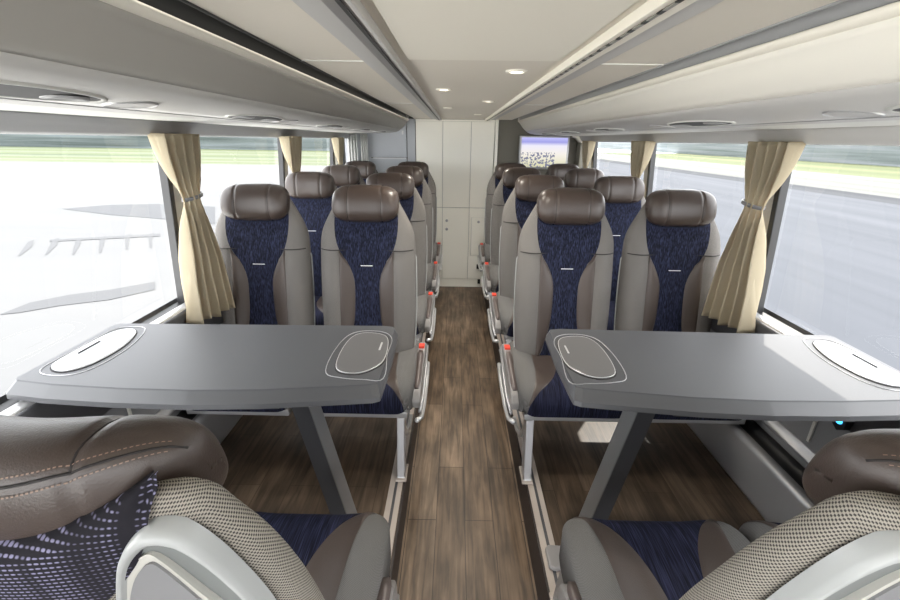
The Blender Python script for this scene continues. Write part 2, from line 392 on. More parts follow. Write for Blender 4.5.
    def cp(x, sv, o=0):
        y = sm(sv, ty); z = sm(sv, tz); y2 = sm(min(S, sv+.004), ty); z2 = sm(min(S, sv+.004), tz); y1 = sm(max(0, sv-.004), ty); z1 = sm(max(0, sv-.004), tz)
        t = Vector((0, y2-y1, z2-z1)).normalized(); nrm = Vector((0, -t.z, t.y))
        W = cw(sv); u = min(1, abs(x)/W)
        drop = .045*(1-math.sqrt(max(0, 1-max(0, (u-.80)/.2)**2)))
        bol = .020*min(1, max(0, (u-.35)/.35))**1.5*(1-max(0, sv/S-.55)/.45)
        p = Vector((x, y, z))+nrm*(bol-drop+o); return p
    ns, nx = 60, 48; v = []
    for j in range(ns+1):
        sv = S*j/ns; W = cw(sv)
        row = [cp(W*math.sin(PI/2*(-1+2*i/nx)), sv) for i in range(nx+1)]
        a, b = row[0].copy(), row[-1].copy(); a.z = b.z = min(.335, a.z)
        v += [a]+row+[b]
    n = nx+3; f = grid_faces(n, ns+1); f.append(tuple(range(n)))
    f += [(j*n, (j+1)*n, (j+1)*n+n-1, j*n+n-1) for j in range(ns)]
    cushion = mesh('seat_cushion', v, f, M['grey_c'], root)
    CB = [(0, .06), (.2*S, .045), (.45*S, .055), (.62*S, .085), (.74*S, .13), (.82*S, .18), (.9*S, .215), (S, .222)]
    CG = [(0, .15), (.3*S, .16), (.6*S, .172), (.74*S, .188), (.82*S, .205), (.88*S, .22), (.93*S, .226), (S, .228)]
    def cpanel(name, xl, xr, m, s0=0, s1=S, off=.003, nn=12):
        v = []
        for j in range(71):
            sv = s0+(s1-s0)*j/70; a, b = xl(sv), xr(sv)
            for i in range(nn+1):
                t = i/nn; v.append(cp(a+(b-a)*t, sv, off*(.3+.7*min(1, min(t, 1-t)*8))))
        return mesh(name, v, grid_faces(nn+1, 71), m, cushion)
    cb = lambda q: sm(q, CB); cg = lambda q: sm(q, CG)
    cpanel('blue_panel', lambda q: -cb(q), cb, M['blue_c'], nn=44)
    for q in (-1, 1):
        cpanel('leather_panel', (lambda t: cb(t)) if q > 0 else (lambda t: -max(cb(t)+.001, cg(t))), (lambda t: max(cb(t)+.001, cg(t))) if q > 0 else (lambda t: -cb(t)), M['leather_s'], s1=.9*S, off=.0028)
    # underframe
    box('seat_frame', -.235, .235, -.20 if near else -.06, .275, .305, .336, M['alu'], root, .006)
    if leg:
        pr = [(.245, .31), (.285, .31), (.352, .012), (.352, 0), (-.10, 0), (-.10, .012), (.17, .04), (.235, .11), (.262, .20)]
        v = []
        x0 = s*.188
        prism('leg', [(.20, .31), (.28, .31), (.335, .02), (.345, .0085), (.27, .0085), (.262, .02)], min(x0, x0+s*.036), max(x0, x0+s*.036), M['alu'], root, .004, 'x')
        tube('brace', [(x0+s*.02, .245, .28), (x0+s*.02, .18, .20), (x0+s*.02, .10, .09), (x0+s*.02, -.02, .034), (x0+s*.02, -.14, .024)], .011, M['alu_l'], root)
        box('foot', min(x0-.006*s, x0+s*.045), max(x0-.006*s, x0+s*.045), .24, .352, .008, .018, M['alu_b'], root, .003)
    else:
        prism('wall_bracket', [(-.16, .31), (.18, .31), (.14, .27), (-.12, .27)], *sorted((-s*.08, -s*.12)), M['alu'], root, .004, 'x')
    # rear shell
    if not near:
        v = []
        for j in range(25):
            z = .32+(1.02-.32)*j/24; W = sm(z, WB)*(1.02 if j < 22 else 1.02-.05*(j-21))
            for i in range(21):
                u = math.sin(PI/2*(-1+2*i/20)); uu = min(.985, abs(u)); x = u*W
                v.append((x, rear(uu*sm(z, WB), z)-.012*(1 if abs(u) < 1 else .1)+(.0 if abs(u) < .97 else .012), z))
        sh = thick(mesh('back_shell', v, grid_faces(21, 25), M['shell'], root), .005)
        box('grab_handle', s*.16-.045, s*.16+.045, rear(.16, 1.0)-.035, rear(.16, 1.0)-.018, .985, 1.01, M['shell_d'], sh, .008)
    else:
        OUT = [(.152, 1.154), (.180, 1.138), (.205, 1.085), (.227, .99), (.232, .88), (.222, .75), (.18, .66), (.10, .64), (.06, .68), (.04, .78), (.052, .90), (.082, 1.0), (.106, 1.08), (.126, 1.13)]
        def cat(P_, q):
            m_ = len(P_); i = int(q*m_) % m_; t_ = q*m_-int(q*m_); p0, p1, p2, p3 = (P_[(i+d) % m_] for d in (-1, 0, 1, 2))
            return [0.5*(2*p1[a]+(p2[a]-p0[a])*t_+(2*p0[a]-5*p1[a]+4*p2[a]-p3[a])*t_**2+(3*p1[a]-p0[a]-3*p2[a]+p3[a])*t_**3) for a in (0, 1)]
        def rp_(x, z, o):
            xm = .86*sm(z, WB); xc = xm*math.tanh(x/xm*1.15)/math.tanh(1.15) if x > 0 else x; xc = min(xm, xc); return (s*x, rear(xc, z)-o, z)
        prof = [(1.03, -.022), (1.022, -.006), (1.005, .002), (.98, .004), (.958, .001), (.935, -.006), (.86, -.010), (.6, -.013), (.3, -.014), (.02, -.014)]
        cc_ = (.135, .885); v = []
        for rho, o in prof:
            for i in range(84):
                p = cat(OUT, i/84); v.append(rp_(cc_[0]+(p[0]-cc_[0])*rho, cc_[1]+(p[1]-cc_[1])*rho, o+.020))
        sh = mesh('grip_shell', v[:84*6], grid_faces(84, 6, True), M['shell'], root)
        mesh('dish', v[84*5:], grid_faces(84, 5, True)+[tuple(range(4*84, 420))], M['dish'], sh)
        FL = [(.096, 1.04), (.116, 1.095), (.140, 1.124), (.152, 1.110), (.171, 1.05), (.186, 1.0), (.203, .90), (.205, .78), (.16, .76), (.14, .86), (.13, .95), (.115, .995)]
        fc_ = (.148, .96)
        for nm, k, o0, o1, mm in (('flap_rim', 1.0, -.02, .012, M['trim']), ('flap', .86, 0, .0145, M['shell_d'])):
            A = []; Bq = []
            for i in range(60):
                p = cat(FL, i/60); x = fc_[0]+(p[0]-fc_[0])*k; z = fc_[1]+(p[1]-fc_[1])*(k if k == 1 else .93)
                A.append(rp_(x, z, o0)); Bq.append(rp_(x, z, o1+.004))
            n = 60
            mesh(nm, A+Bq, [(i, (i+1) % n, n+(i+1) % n, n+i) for i in range(n)]+[tuple(range(n, 2*n))], mm, sh, False)
    # folded aisle armrest
    if aisle:
        xa = s*.272; w = .021
        ob = [(a_-(.13 if near else 0)*max(0, a_)/.243, b_) for a_, b_ in [(-.235, .37), (-.24, .44), (-.19, .462), (-.02, .452), (.14, .43), (.215, .405), (.243, .372), (.235, .335), (.19, .31), (.02, .30), (-.16, .315)]]
        k = 6; o = []
        ar = prism('armrest', ob, xa-w, xa+w, M['arm'], root, .010, 'x')
        def topz(y): return sm(y, [(-.24, .445), (-.19, .462), (-.02, .452), (.14, .43), (.215, .405), (.243, .372)])
        def strip(nm, y0, y1, hw_, m, off):
            v = []
            for j in range(15):
                y = y0+(y1-y0)*j/14; e = min(j, 14-j)/14; ww = hw_*min(1, .55+e*4)
                v += [(xa-ww, y, topz(y)-.003), (xa-ww, y, topz(y)+off), (xa+ww, y, topz(y)+off), (xa+ww, y, topz(y)-.003)]
            mesh(nm, v, grid_faces(4, 15, True)+[(0, 1, 2, 3), (56, 57, 58, 59)], m, ar)
        strip('arm_pad', -.10, .075 if near else .195, .0165, M['arm_in'], .004)
        box('release_button', xa-.015, xa+.015, -.170, -.130, .450, .470, M['red'], ar, .003)
        kk = .45 if near else 1.
        # outer guide rail under the arm, following the aisle side
        tube('side_rail', [(s*.297, -.26, .30), (s*.30, -.12, .285), (s*.30, .10*kk, .272), (s*.295, .22*kk, .275), (s*.28, .28*kk, .30)], .012, M['alu_l'], root)
        tube('side_trim', [(s*.296, -.24, .42), (s*.298, -.05, .36), (s*.298, .12*kk, .33), (s*.29, .25*kk, .325)], .007, M['alu'], root)
def copy_tree(o, parent=None):
    c = o.copy(); C.objects.link(c); c.parent = parent
    for ch in list(o.children): copy_tree(ch, c)
    return c
FZ = .19
ROWS = [1.925, 2.765, 3.595, 4.375]
ordn = ['first row', 'second row', 'third row', 'last row']
place = {
 ('L', 'w'): ['leather-headed seat beside the left window, directly behind the left table', 'left window seat in the second row, right behind the window seat at the left table', 'left window seat two rows behind the left table', 'left window seat in the last row, in front of the pale curtains'],
 ('L', 'a'): ['grey and blue aisle seat facing the left table', 'left aisle seat in the second row, behind the one at the left table', 'left aisle seat two rows behind the left table', 'left aisle seat in the last row, nearest the cream closet'],
 ('R', 'a'): ['grey and blue aisle seat facing the right table', 'right aisle seat in the second row, behind the one at the right table', 'right aisle seat two rows behind the right table', 'right aisle seat in the last row, nearest the cream closet'],
 ('R', 'w'): ['brown-headed seat beside the right window, directly behind the right table', 'right window seat in the second row, right behind the window seat at the right table', 'right window seat two rows behind the right table', 'right window seat in the last row, below the television']}
protos = {}
for side in ('L', 'R'):
    sx = -1 if side == 'L' else 1
    for kind in ('w', 'a'):
        x = {('L', 'w'): -1.05, ('L', 'a'): -.508, ('R', 'a'): .494, ('R', 'w'): 1.028}[side, kind]
        for i, y in enumerate(ROWS):
            # rows face the camera (turned half round): local aisle side is mirrored
            s = sx
            if i == 0:
                r = empty('coach_seat'); make_seat(r, False, s, aisle=(kind == 'a'), leg=(kind == 'a')); protos[side, kind] = r
            else: r = copy_tree(protos[side, kind])
            r.location = (x, y, FZ); r.rotation_euler = (0, 0, PI)
            tag(r, place[side, kind][i], 'seat', 'coach seats facing the tables')
for sx, lab in ((-1, 'large near seat at bottom left, seen from behind with pale grip shell'), (1, 'large near seat at bottom right, seen from behind with pale grip shell')):
    r = empty('coach_seat'); make_seat(r, True, -sx, aisle=True, leg=True)
    r.location = (sx*.515+(.013 if sx < 0 else 0), .71, FZ); tag(r, lab, 'seat', 'near seats seen from behind')
r = empty('coach_seat'); make_seat(r, True, -1, aisle=False, leg=False); r.location = (1.04, .71, FZ)
tag(r, 'near right window seat, mostly hidden behind the large near seat', 'seat', 'near seats seen from behind')

# ------------------------------------------------------------------ tables
def make_table(sx, lab, lx, lab2=None):
    t = empty('folding_table', (sx*.80, 1.26, 0)); tag(t, lab, 'table', 'tables between facing seats')
    X = lambda x: sx*(x-.80)
    def P(x, y, z): return (X(x), y-1.26, z)
    top = [(.286, 1.080), (.284, 1.10), (.280, 1.25), (.287, 1.452), (.293, 1.472), (.33, 1.480), (1.31, 1.462), (1.328, 1.45), (1.328, 1.07), (1.315, 1.058), (1.2, 1.040), (1.0, 1.026), (.8, 1.022), (.6, 1.032), (.4, 1.056), (.305, 1.070)]
    def off(pts, d):
        c = (.79, 1.27); return [(x+(-d*.45 if x < .35 else (d*.2 if x > 1.3 else 0)), y-(d*1.5 if y < 1.12 else 0)+(d*.3 if y > 1.4 else 0)) for x, y in pts]
    rings = [([(x, y) for x, y in top], 1.031), (off(top, .002), 1.0315-.0035), (off(top, .024), 1.006), (off(top, .026), .992), (off(top, .012), .983), (off(top, -.01), .983)]
    n = len(top); v = []; f = []
    for r, z in rings: v += [P(a, b, z) for a, b in r]
    o = mesh('tabletop', v, grid_faces(n, 2, True)+[tuple(range(n))], M['table'], t, False)
    e = mesh('table_edge', v[n:], grid_faces(n, len(rings)-1, True)+[tuple(range(4*n, 5*n))], M['table_e'], t, False)
    for p in e.data.polygons: p.use_smooth = False
    # cup-holder lids with their trim line
    def lid(pts, trimpts, m, nm, mark):
        c = (sum(a for a, b in pts)/len(pts), sum(b for a, b in pts)/len(pts)); n_ = 48
        def cr(q, P_, k=1.):
            m_ = len(P_); i = int(q*m_) % m_; t_ = q*m_-int(q*m_)
            p0, p1, p2, p3 = (P_[(i+d) % m_] for d in (-1, 0, 1, 2))
            r_ = [0.5*(2*p1[a]+(p2[a]-p0[a])*t_+(2*p0[a]-5*p1[a]+4*p2[a]-p3[a])*t_**2+(3*p1[a]-p0[a]-3*p2[a]+p3[a])*t_**3) for a in (0, 1)]
            return (c[0]+(r_[0]-c[0])*k, c[1]+(r_[1]-c[1])*k)
        base = [cr(i/n_, pts) for i in range(n_)]
        v = []
        for k, z in ((1., 1.0295), (1., 1.035), (.97, 1.0365)): v += [P(*cr(i/n_, pts, k), z) for i in range(n_)]
        l = mesh(nm, v, grid_faces(n_, 3, True)+[tuple(range(2*n_, 3*n_))], m, t, False)
        tube('lid_rim', [P(a, b, 1.0345) for a, b in base], .0014, M['alu_l'], l, 6, True)
        tube('lid_gap', [P(*cr(i/n_, pts, 1.035), 1.0315) for i in range(n_)], .0014, M['seam'], l, 5, True)
        tube('trim_line', [P(*cr(i/n_, trimpts), 1.0318) for i in range(n_)], .0014, M['alu'], l, 5, True)
        (x0, y0), (x1, y1) = mark
        box('finger_mark', X(x0) if sx > 0 else X(x1), X(x1) if sx > 0 else X(x0), y0-1.26, y1-1.26, 1.036, 1.039, M['alu_l'] if x0 < .8 else M['seam'], l, .001, 1)
    lid([(.292, 1.19), (.291, 1.32), (.315, 1.39), (.385, 1.408), (.425, 1.37), (.437, 1.26), (.42, 1.145), (.35, 1.125)],
        [(.272, 1.10), (.283, 1.25), (.283, 1.36), (.318, 1.42), (.395, 1.43), (.445, 1.385), (.462, 1.26), (.45, 1.13), (.40, 1.10), (.33, 1.092)], M['lid'], 'cup_lid', ((.309, 1.27), (.315, 1.325)))
    lid([(1.285, 1.14), (1.292, 1.25), (1.285, 1.36), (1.25, 1.405), (1.20, 1.38), (1.165, 1.27), (1.175, 1.15), (1.225, 1.105)],
        [(1.298, 1.11), (1.303, 1.25), (1.30, 1.39), (1.26, 1.43), (1.19, 1.415), (1.145, 1.28), (1.15, 1.14), (1.20, 1.085)], M['lid_l'], 'window_lid', ((1.262, 1.21), (1.267, 1.30)))
    # slanted pedestal and its mounting plate
    a = Vector(P(.61, 1.27, .985)); b = Vector(P(.452, 1.27, FZ)); hx, hy = .030, .045
    v = []
    for c in (a, b): v += [c+Vector((-hx, -hy, 0)), c+Vector((hx, -hy, 0)), c+Vector((hx, hy, 0)), c+Vector((-hx, hy, 0))]
    pl = mesh('pedestal', v, grid_faces(4, 2, True)+[(0, 1, 2, 3), (4, 5, 6, 7)], M['post_l'], t, False)
    md = pl.modifiers.new('b', 'BEVEL'); md.width = .006; md.segments = 3
    for q in (-1,):
        v = [];
        for k in (.02, .99):
            c = a.lerp(b, k)+Vector((0, -hy-.001, 0)); v += [c+Vector((-.029, .003, 0)), c+Vector((.029, .003, 0)), c+Vector((.029, -.001, 0)), c+Vector((-.029, -.001, 0))]
        mesh('pedestal_inlay', v, grid_faces(4, 2, True)+[(0, 1, 2, 3), (4, 5, 6, 7)], M['ped'], pl, False)
    box('mounting_rail', *sorted((X(.58), X(1.24))), -.19, .0, .938, .984, M['black'], t, .004)
    box('base_plate', *sorted((X(.40), X(.51))), -.07, .09, FZ, FZ+.008, M['alu'], t, .003)
make_table(-1, 'grey folding table with two lids beside the left window', 0)
make_table(1, 'grey folding table with two lids beside the right window', 0)

# ------------------------------------------------------------------ shell of the coach
Y0, Y1 = -1.6, 5.02
def struct(o): o['kind'] = 'structure'; return o
struct(box('floor', -.30, .30, Y0, Y1, -.02, 0, M['wood']))
for sx, nm in ((-1, 'left'), (1, 'right')):
    a, b = sorted((sx*.288, sx*1.42))
    struct(box('floor_platform_'+nm, a, b, Y0, Y1, .0, FZ, M['wood_shade']))
    a, b = sorted((sx*.281, sx*.2885)); struct(box('trim_riser_'+nm, a, b, Y0, Y1, 0, FZ+.001, M['riser']))
    r = empty('floor_rail', (sx*.32, 2, FZ)); tag(r, 'beige metal seat rail along the %s edge of the aisle' % nm, 'rail')
    box('rail_plate', -.031, .028, Y0-2, Y1-2, 0, .006, M['alu_b'], r, .002)
    box('rail_groove', -.006, .006, Y0-2, Y1-2, .0055, .007, M['dgrey'], r)
    # lower wall, heater duct, sill
    w = sweep('wall_'+nm, [(1.34, FZ), (1.345, .6), (1.352, .955)], Y0, Y1, M['wallg'], side=sx, th=.02); struct(w)
    d = empty('heater_duct', (0, 0, 0)); tag(d, 'long grey heater duct along the foot of the %s wall' % nm, 'heater')
    sweep('duct_cover', [(1.275, FZ), (1.268, .21), (1.215, .455), (1.222, .475), (1.25, .48)], Y0, 4.9, M['alu'], d, sx)
    sweep('duct_grille', [(1.25, .472), (1.262, .462), (1.30, .462), (1.312, .475), (1.33, .49)], Y0, 4.9, M['black'], d, sx)
    sweep('duct_rail', [(1.321, .53), (1.327, .532), (1.331, .57), (1.338, .575)], Y0, 4.9, M['alu'], d, sx)
    for yy in (.95, 1.4, 2.4, 3.3): box('wall_seam', *sorted((sx*1.326, sx*1.332)), yy, yy+.012, .6, .93, M['trim'], w)
    s_ = sweep('trim_sill_'+nm, [(1.255, .80), (1.258, .955), (1.262, .962), (1.275, .964)], Y0, Y1, M['walld'], side=sx); struct(s_)
    s_ = sweep('trim_ledge_'+nm, [(1.268, .962), (1.278, .970), (1.305, .972), (1.312, .966)], Y0, Y1, M['alu_l'], side=sx); struct(s_)
    s_ = sweep('trim_gasket_'+nm, [(1.31, .962), (1.345, .972), (1.352, .99)], Y0, Y1, M['frame'], side=sx); struct(s_)
    # windows
    posts = [-.75, .55, 1.86, 3.13, 4.42]
    edges = [-1.6]+posts+[5.02]
    for i, (a, b) in enumerate(zip(edges, edges[1:])):
        v = [(sx*1.352, a, .97), (sx*1.352, b, .97), (sx*1.30, b, 1.72), (sx*1.30, a, 1.72)]
        g = mesh('window_%d' % (i+1+(0 if sx < 0 else 6)), v, [(0, 1, 2, 3)], M['glass'], None, False); struct(g)
    for i, y in enumerate(posts):
        v = []
        p = struct(prism('trim_post_%s_%d' % (nm, i+1), [(y-.030, .0), (y+.0, .0), (y, .75), (y-.030, .75)], 0, .035, M['frame'], None, .004, 'x'))
        q = struct(prism('trim_pillar_%s_%d' % (nm, i+1), [(y-.002, .0), (y+.085, .0), (y+.075, .75), (y-.002, .75)], 0, .028, M['pillar'], None, .006, 'x'))
        for o_ in (p, q):
            for vv in o_.data.vertices:
                x, yy, z = vv.co; vv.co = (sx*(1.338-.055*z/.75-x), yy, .965+z)
        b_ = bmesh.new()
        for o_ in (p, q):
            b_.from_mesh(o_.data); bmesh.ops.recalc_face_normals(b_, faces=b_.faces); b_.to_mesh(o_.data); b_.clear()
        b_.free()
    # cove above the windows
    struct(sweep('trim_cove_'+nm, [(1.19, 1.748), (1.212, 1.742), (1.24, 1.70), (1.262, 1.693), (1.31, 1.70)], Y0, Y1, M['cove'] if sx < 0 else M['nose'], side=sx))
    struct(sweep('trim_light_cove_'+nm, [(1.0, 1.752), (1.10, 1.748), (1.192, 1.748)], Y0, 4.86, M['cove_w'], side=sx))
    # outer roof
    struct(sweep('wall_upper_'+nm, [(1.31, 1.70), (1.37, 1.78), (1.30, 1.95), (1.0, 2.0)], Y0, Y1, M['wallg'], side=sx))
    # luggage rack
    rk = empty('luggage_rack', (0, 0, 0)); tag(rk, 'long closed luggage rack above the %s windows' % nm, 'luggage rack')
    sweep('rack_door', [(.580, 1.870), (.590, 1.860), (.600, 1.849), (.615, 1.825), (.640, 1.803), (.662, 1.786)], Y0, 4.83, M['rackL_shade'] if sx < 0 else M['rackR'], rk, sx)
    sweep('rack_lip', [(.566, 1.886), (.570, 1.878), (.578, 1.872), (.584, 1.872), (.584, 1.885)], Y0, 4.83, M['ceil_b'], rk, sx)
    sweep('rack_nose', [(.655, 1.7905), (.675, 1.776), (.70, 1.766), (.75, 1.758), (.80, 1.754), (.86, 1.752)], Y0, 4.83, M['nose'], rk, sx)
    sweep('nose_groove', [(.858, 1.750), (.872, 1.756), (.885, 1.752)], Y0, 4.83, M['cove'], rk, sx)
    sweep('rack_floor', [(.885, 1.752), (1.0, 1.752)], Y0, 4.83, M['nose'], rk, sx)
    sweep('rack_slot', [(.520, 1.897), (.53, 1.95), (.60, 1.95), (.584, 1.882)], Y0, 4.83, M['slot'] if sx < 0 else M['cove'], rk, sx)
    n_ = [(.568, 1.886), (.60, 1.849), (.64, 1.803), (.675, 1.776), (.75, 1.758), (.86, 1.752), (1.19, 1.75), (1.19, 1.95), (.57, 1.95)]
    prism('rack_end', [(sx*a, b) for a, b in n_], 4.82, 4.85, M['trim'], rk, .003, 'y')
    for k, yy in enumerate((.72, 1.62, 2.55, 3.4, 4.2)):
        for (cx, cy2, rx, ry, nm2) in ((.765, yy, .056, .20, 'air_vent'), (.775, yy+.29, .050, .055, 'reading_light')):
            def ell(kk, dz, N=32):
                pts = []
                for i in range(N):
                    x = cx+rx*kk*math.cos(2*PI*i/N); y = cy2+ry*kk*math.sin(2*PI*i/N)
                    z = sm(x, [(.66, 1.786), (.70, 1.766), (.75, 1.758), (.80, 1.754), (.86, 1.752)])-.003-dz
                    pts.append((sx*x, y, z))
                return pts
            o_ = mesh(nm2, ell(1.0, -.002)+ell(.99, .003)+ell(.93, .003)+ell(.90, .0005), grid_faces(32, 4, True), M['alu_l'] if nm2 == 'reading_light' else M['cove_w'], rk)
            mesh(nm2+'_recess', ell(.915, .0018), [tuple(range(32))], M['slot'] if nm2 == 'air_vent' else M['nose'], o_, False)
            if nm2 == 'air_vent':
                for dy in (-.11, .11):
                    c = (sx*cx, cy2+dy); v = []
                    for rr, z in ((.036, 1.753), (.034, 1.749), (.026, 1.748), (.022, 1.751)):
                        v += [(c[0]+rr*math.cos(2*PI*i/20), c[1]+rr*math.sin(2*PI*i/20), z) for i in range(20)]
                    mesh('nozzle', v, grid_faces(20, 4, True)+[tuple(range(60, 80))], M['cove'], o_)
# ceiling
struct(box('ceiling', -.525, .525, Y0, Y1, 1.90, 1.93, M['ceil']))
h = struct(box('ceiling_hatch', -.205, .205, Y0, 1.315, 1.892, 1.9, M['ceil_b'], None, .003))
for y in (1.39, 2.9):
    for sx in (-1, 1): struct(box('trim_ceiling_joint_%d' % (int(y)), *sorted((sx*.335, sx*.52)), y, y+.004, 1.8975, 1.9005, M['cove_w']))
def teeth(name, base, dark, period, duty):
    m, n, b = nt(name); b.inputs['Roughness'].default_value = .45
    tc = n.nodes.new('ShaderNodeTexCoord'); sp = n.nodes.new('ShaderNodeSeparateXYZ'); L(n, tc.outputs['Object'], sp.inputs[0])
    fr = math_n(n, 'FRACT', math_n(n, 'DIVIDE', sp.outputs['Y'], period)); g = math_n(n, 'GREATER_THAN', fr, 1-duty)
    L(n, ramp(n, g, [(0, base), (1, dark)]), b.inputs['Base Color']); return m
M['teeth'] = teeth('clip_strip', (.35, .34, .31), (.01, .01, .01), .062, .35)
for sx, nm in ((-1, 'left'), (1, 'right')):
    r = empty('ceiling_rail', (0, 0, 1.90)); tag(r, 'long ceiling rail running above the %s side of the aisle' % nm, 'rail')
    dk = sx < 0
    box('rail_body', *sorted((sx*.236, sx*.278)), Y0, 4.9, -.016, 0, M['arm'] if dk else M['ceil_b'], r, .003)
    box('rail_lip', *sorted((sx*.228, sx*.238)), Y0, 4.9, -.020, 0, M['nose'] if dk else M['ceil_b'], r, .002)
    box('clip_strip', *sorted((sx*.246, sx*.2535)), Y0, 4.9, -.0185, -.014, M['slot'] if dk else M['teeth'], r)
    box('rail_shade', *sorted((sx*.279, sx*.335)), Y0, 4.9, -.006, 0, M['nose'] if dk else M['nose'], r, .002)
for i, (x, y) in enumerate(((.12, 1.55), (-.127, 2.10), (.11, 2.69), (-.13, 3.25), (.115, 4.03))):
    d = empty('downlight', (x, y, 1.90)); tag(d, ['downlight nearest the camera, right of the aisle centre', 'left downlight, second from the camera', 'third downlight from the camera, right side', 'fourth downlight from the camera, left side', 'farthest downlight, closest to the closet'][i], 'lamp', 'small round ceiling lights')
    v = []
    for rr, z in ((.036, .0), (.034, -.005), (.026, -.006), (.022, -.001)):
        v += [(rr*math.cos(2*PI*k/24), rr*math.sin(2*PI*k/24), z) for k in range(24)]
    mesh('rim', v, grid_faces(24, 4, True), M['ceil_b'], d)
    mesh('lens', [(.023*math.cos(2*PI*k/24), .023*math.sin(2*PI*k/24), -.003) for k in range(24)], [tuple(range(24))], M['lamp'], d, False)
    l = bpy.data.lights.new('spot', 'SPOT'); l.energy = 22; l.spot_size = 2.6; l.spot_blend = 1; l.shadow_soft_size = .02; l.color = (1, .93, .82)
    lo = bpy.data.objects.new('spot', l); C.objects.link(lo); lo.location = (x, y, 1.885)

# ------------------------------------------------------------------ rear end
cl = empty('closet', (-.08, 5.2, 0)); tag(cl, 'tall cream closet with flush doors at the end of the aisle', 'closet')
box('carcass', -.432, .428, -.168, .25, 0, 1.895, M['cove'], cl)
box('cornice', -.432, .428, -.186, -.166, 1.88, 1.897, M['closet'], cl)
for (a, b) in ((-.43, -.138), (-.134, .172), (.176, .426)):
    box('upper_door', a, b, -.186, -.17, .962, 1.878, M['closet'], cl, .003)
    d = box('lower_door', a, b, -.186, -.17, .105, .956, M['closet'], cl, .003)
    for zz in ((.81, .71) if a == -.134 else ((.80,) if a > 0 else ())):
        v = []
        for rr, y in ((.016, -.186), (.015, -.192), (.008, -.194)): v += [((a+.05 if a < 0 else a+.11)+rr*math.cos(2*PI*k/16), y, zz+rr*math.sin(2*PI*k/16)) for k in range(16)]
        mesh('lock', v, grid_faces(16, 3, True)+[tuple(range(32, 48))], M['alu'], d)
box('access_flap', .205, .355, -.192, -.184, .40, .85, M['closet'], cl, .002)
fl = tube('flap_outline', [(.205, -.19, .40), (.205, -.19, .85), (.355, -.19, .85), (.355, -.19, .40)], .0035, M['nose'], cl, 4, True)
box('plinth', -.43, .426, -.178, -.17, 0, .10, M['closet'], cl)
box('door_stop', .28, .34, -.225, -.186, .24, .29, M['black'], cl, .005)
box('floor_stop', .30, .33, -.21, -.178, .05, .10, M['black'], cl, .004)
struct(box('wall_rear', -1.42, 1.42, 5.32, 5.36, 0, 1.96, M['brown_w']))
for sx in (-1, 1): struct(box('wall_rear_side_'+('left' if sx < 0 else 'right'), *sorted((sx*1.34, sx*1.42)), 4.98, 5.36, 0, 2.0, M['brown_w']))
struct(box('ceiling_rear', -1.42, 1.42, 4.86, 5.36, 1.935, 1.96, M['ceil']))
struct(box('wall_rear_right', .375, 1.42, 5.02, 5.06, 0, 1.93, M['brown_w']))
struct(box('trim_rear_right', .352, .385, 4.99, 5.06, 0, 1.90, M['closet'], None, .006))
struct(box('trim_window_end_right', 1.25, 1.36, 4.86, 5.02, .9, 1.75, M['brown_w'], None, .01))
struct(sweep('trim_rear_cove_right', [(1.18, 1.745), (1.22, 1.735), (1.262, 1.69), (1.285, 1.68)], 4.80, 4.98, M['ceil_b'], side=1, th=.03))
rp = empty('rear_partition', (-.82, 5.06, 0)); tag(rp, 'blue grey rear partition left of the cream closet', 'partition')
box('lower_panel', -.21, .205, -.03, 0, FZ, 1.49, M['bluegrey'], rp, .004)
box('upper_panel', -.21, .205, -.03, 0, 1.50, 1.90, M['bluegrey'], rp, .004)
box('side_panel', .212, .30, -.02, .01, FZ, 1.90, M['bluegrey'], rp, .004)
box('shelf_edge', -.17, .20, -.045, -.03, 1.485, 1.497, M['alu_l'], rp, .002)
box('latch', .155, .175, -.038, -.03, 1.74, 1.78, M['alu_l'], rp, .002)
struct(box('trim_rear_left', -1.30, -1.24, 4.70, 4.80, .95, 1.74, M['frame'], None, .006))
struct(box('wall_rear_left', -1.42, -1.02, 5.03, 5.07, 0, 1.93, M['bluegrey']))
tv = empty('television', (.885, 5.0, 1.575)); tag(tv, 'wall television showing a bright picture above the right seats', 'television')
box('tv_frame', -.268, .268, -.045, .015, -.175, .168, M['alu'], tv, .004)
def screen():
    m, n, b = nt('tv_picture'); tc = n.nodes.new('ShaderNodeTexCoord')
    sp = n.nodes.new('ShaderNodeSeparateXYZ'); L(n, tc.outputs['Object'], sp.inputs[0])
    sky = ramp(n, math_n(n, 'MULTIPLY_ADD', sp.outputs['Z'], 3.2, .5), [(.0, (.62, .60, .36)), (.45, (.78, .74, .68)), (.72, (.74, .72, .82)), (.84, (.30, .30, .70)), (1., (.50, .50, .85))])
    no = n.nodes.new('ShaderNodeTexNoise'); no.inputs['Scale'].default_value = 42; no.inputs['Detail'].default_value = 3; L(n, tc.outputs['Object'], no.inputs['Vector'])
    blob = math_n(n, 'MULTIPLY', math_n(n, 'GREATER_THAN', no.outputs['Fac'], .52), math_n(n, 'LESS_THAN', sp.outputs['Z'], .0))
    blob = math_n(n, 'MULTIPLY', blob, math_n(n, 'LESS_THAN', sp.outputs['X'], .12))
    mx = n.nodes.new('ShaderNodeMix'); mx.data_type = 'RGBA'; L(n, blob, mx.inputs[0]); L(n, sky, mx.inputs[6]); mx.inputs[7].default_value = (.16, .17, .26, 1)
    b.inputs['Base Color'].default_value = (0, 0, 0, 1); L(n, mx.outputs[2], b.inputs['Emission Color']); b.inputs['Emission Strength'].default_value = 1.0
    return m
sc_ = box('screen', -.247, .247, -.049, -.044, -.152, .152, screen(), tv)
box('wall_mount', -.1, .1, .01, .03, -.1, .1, M['black'], tv)

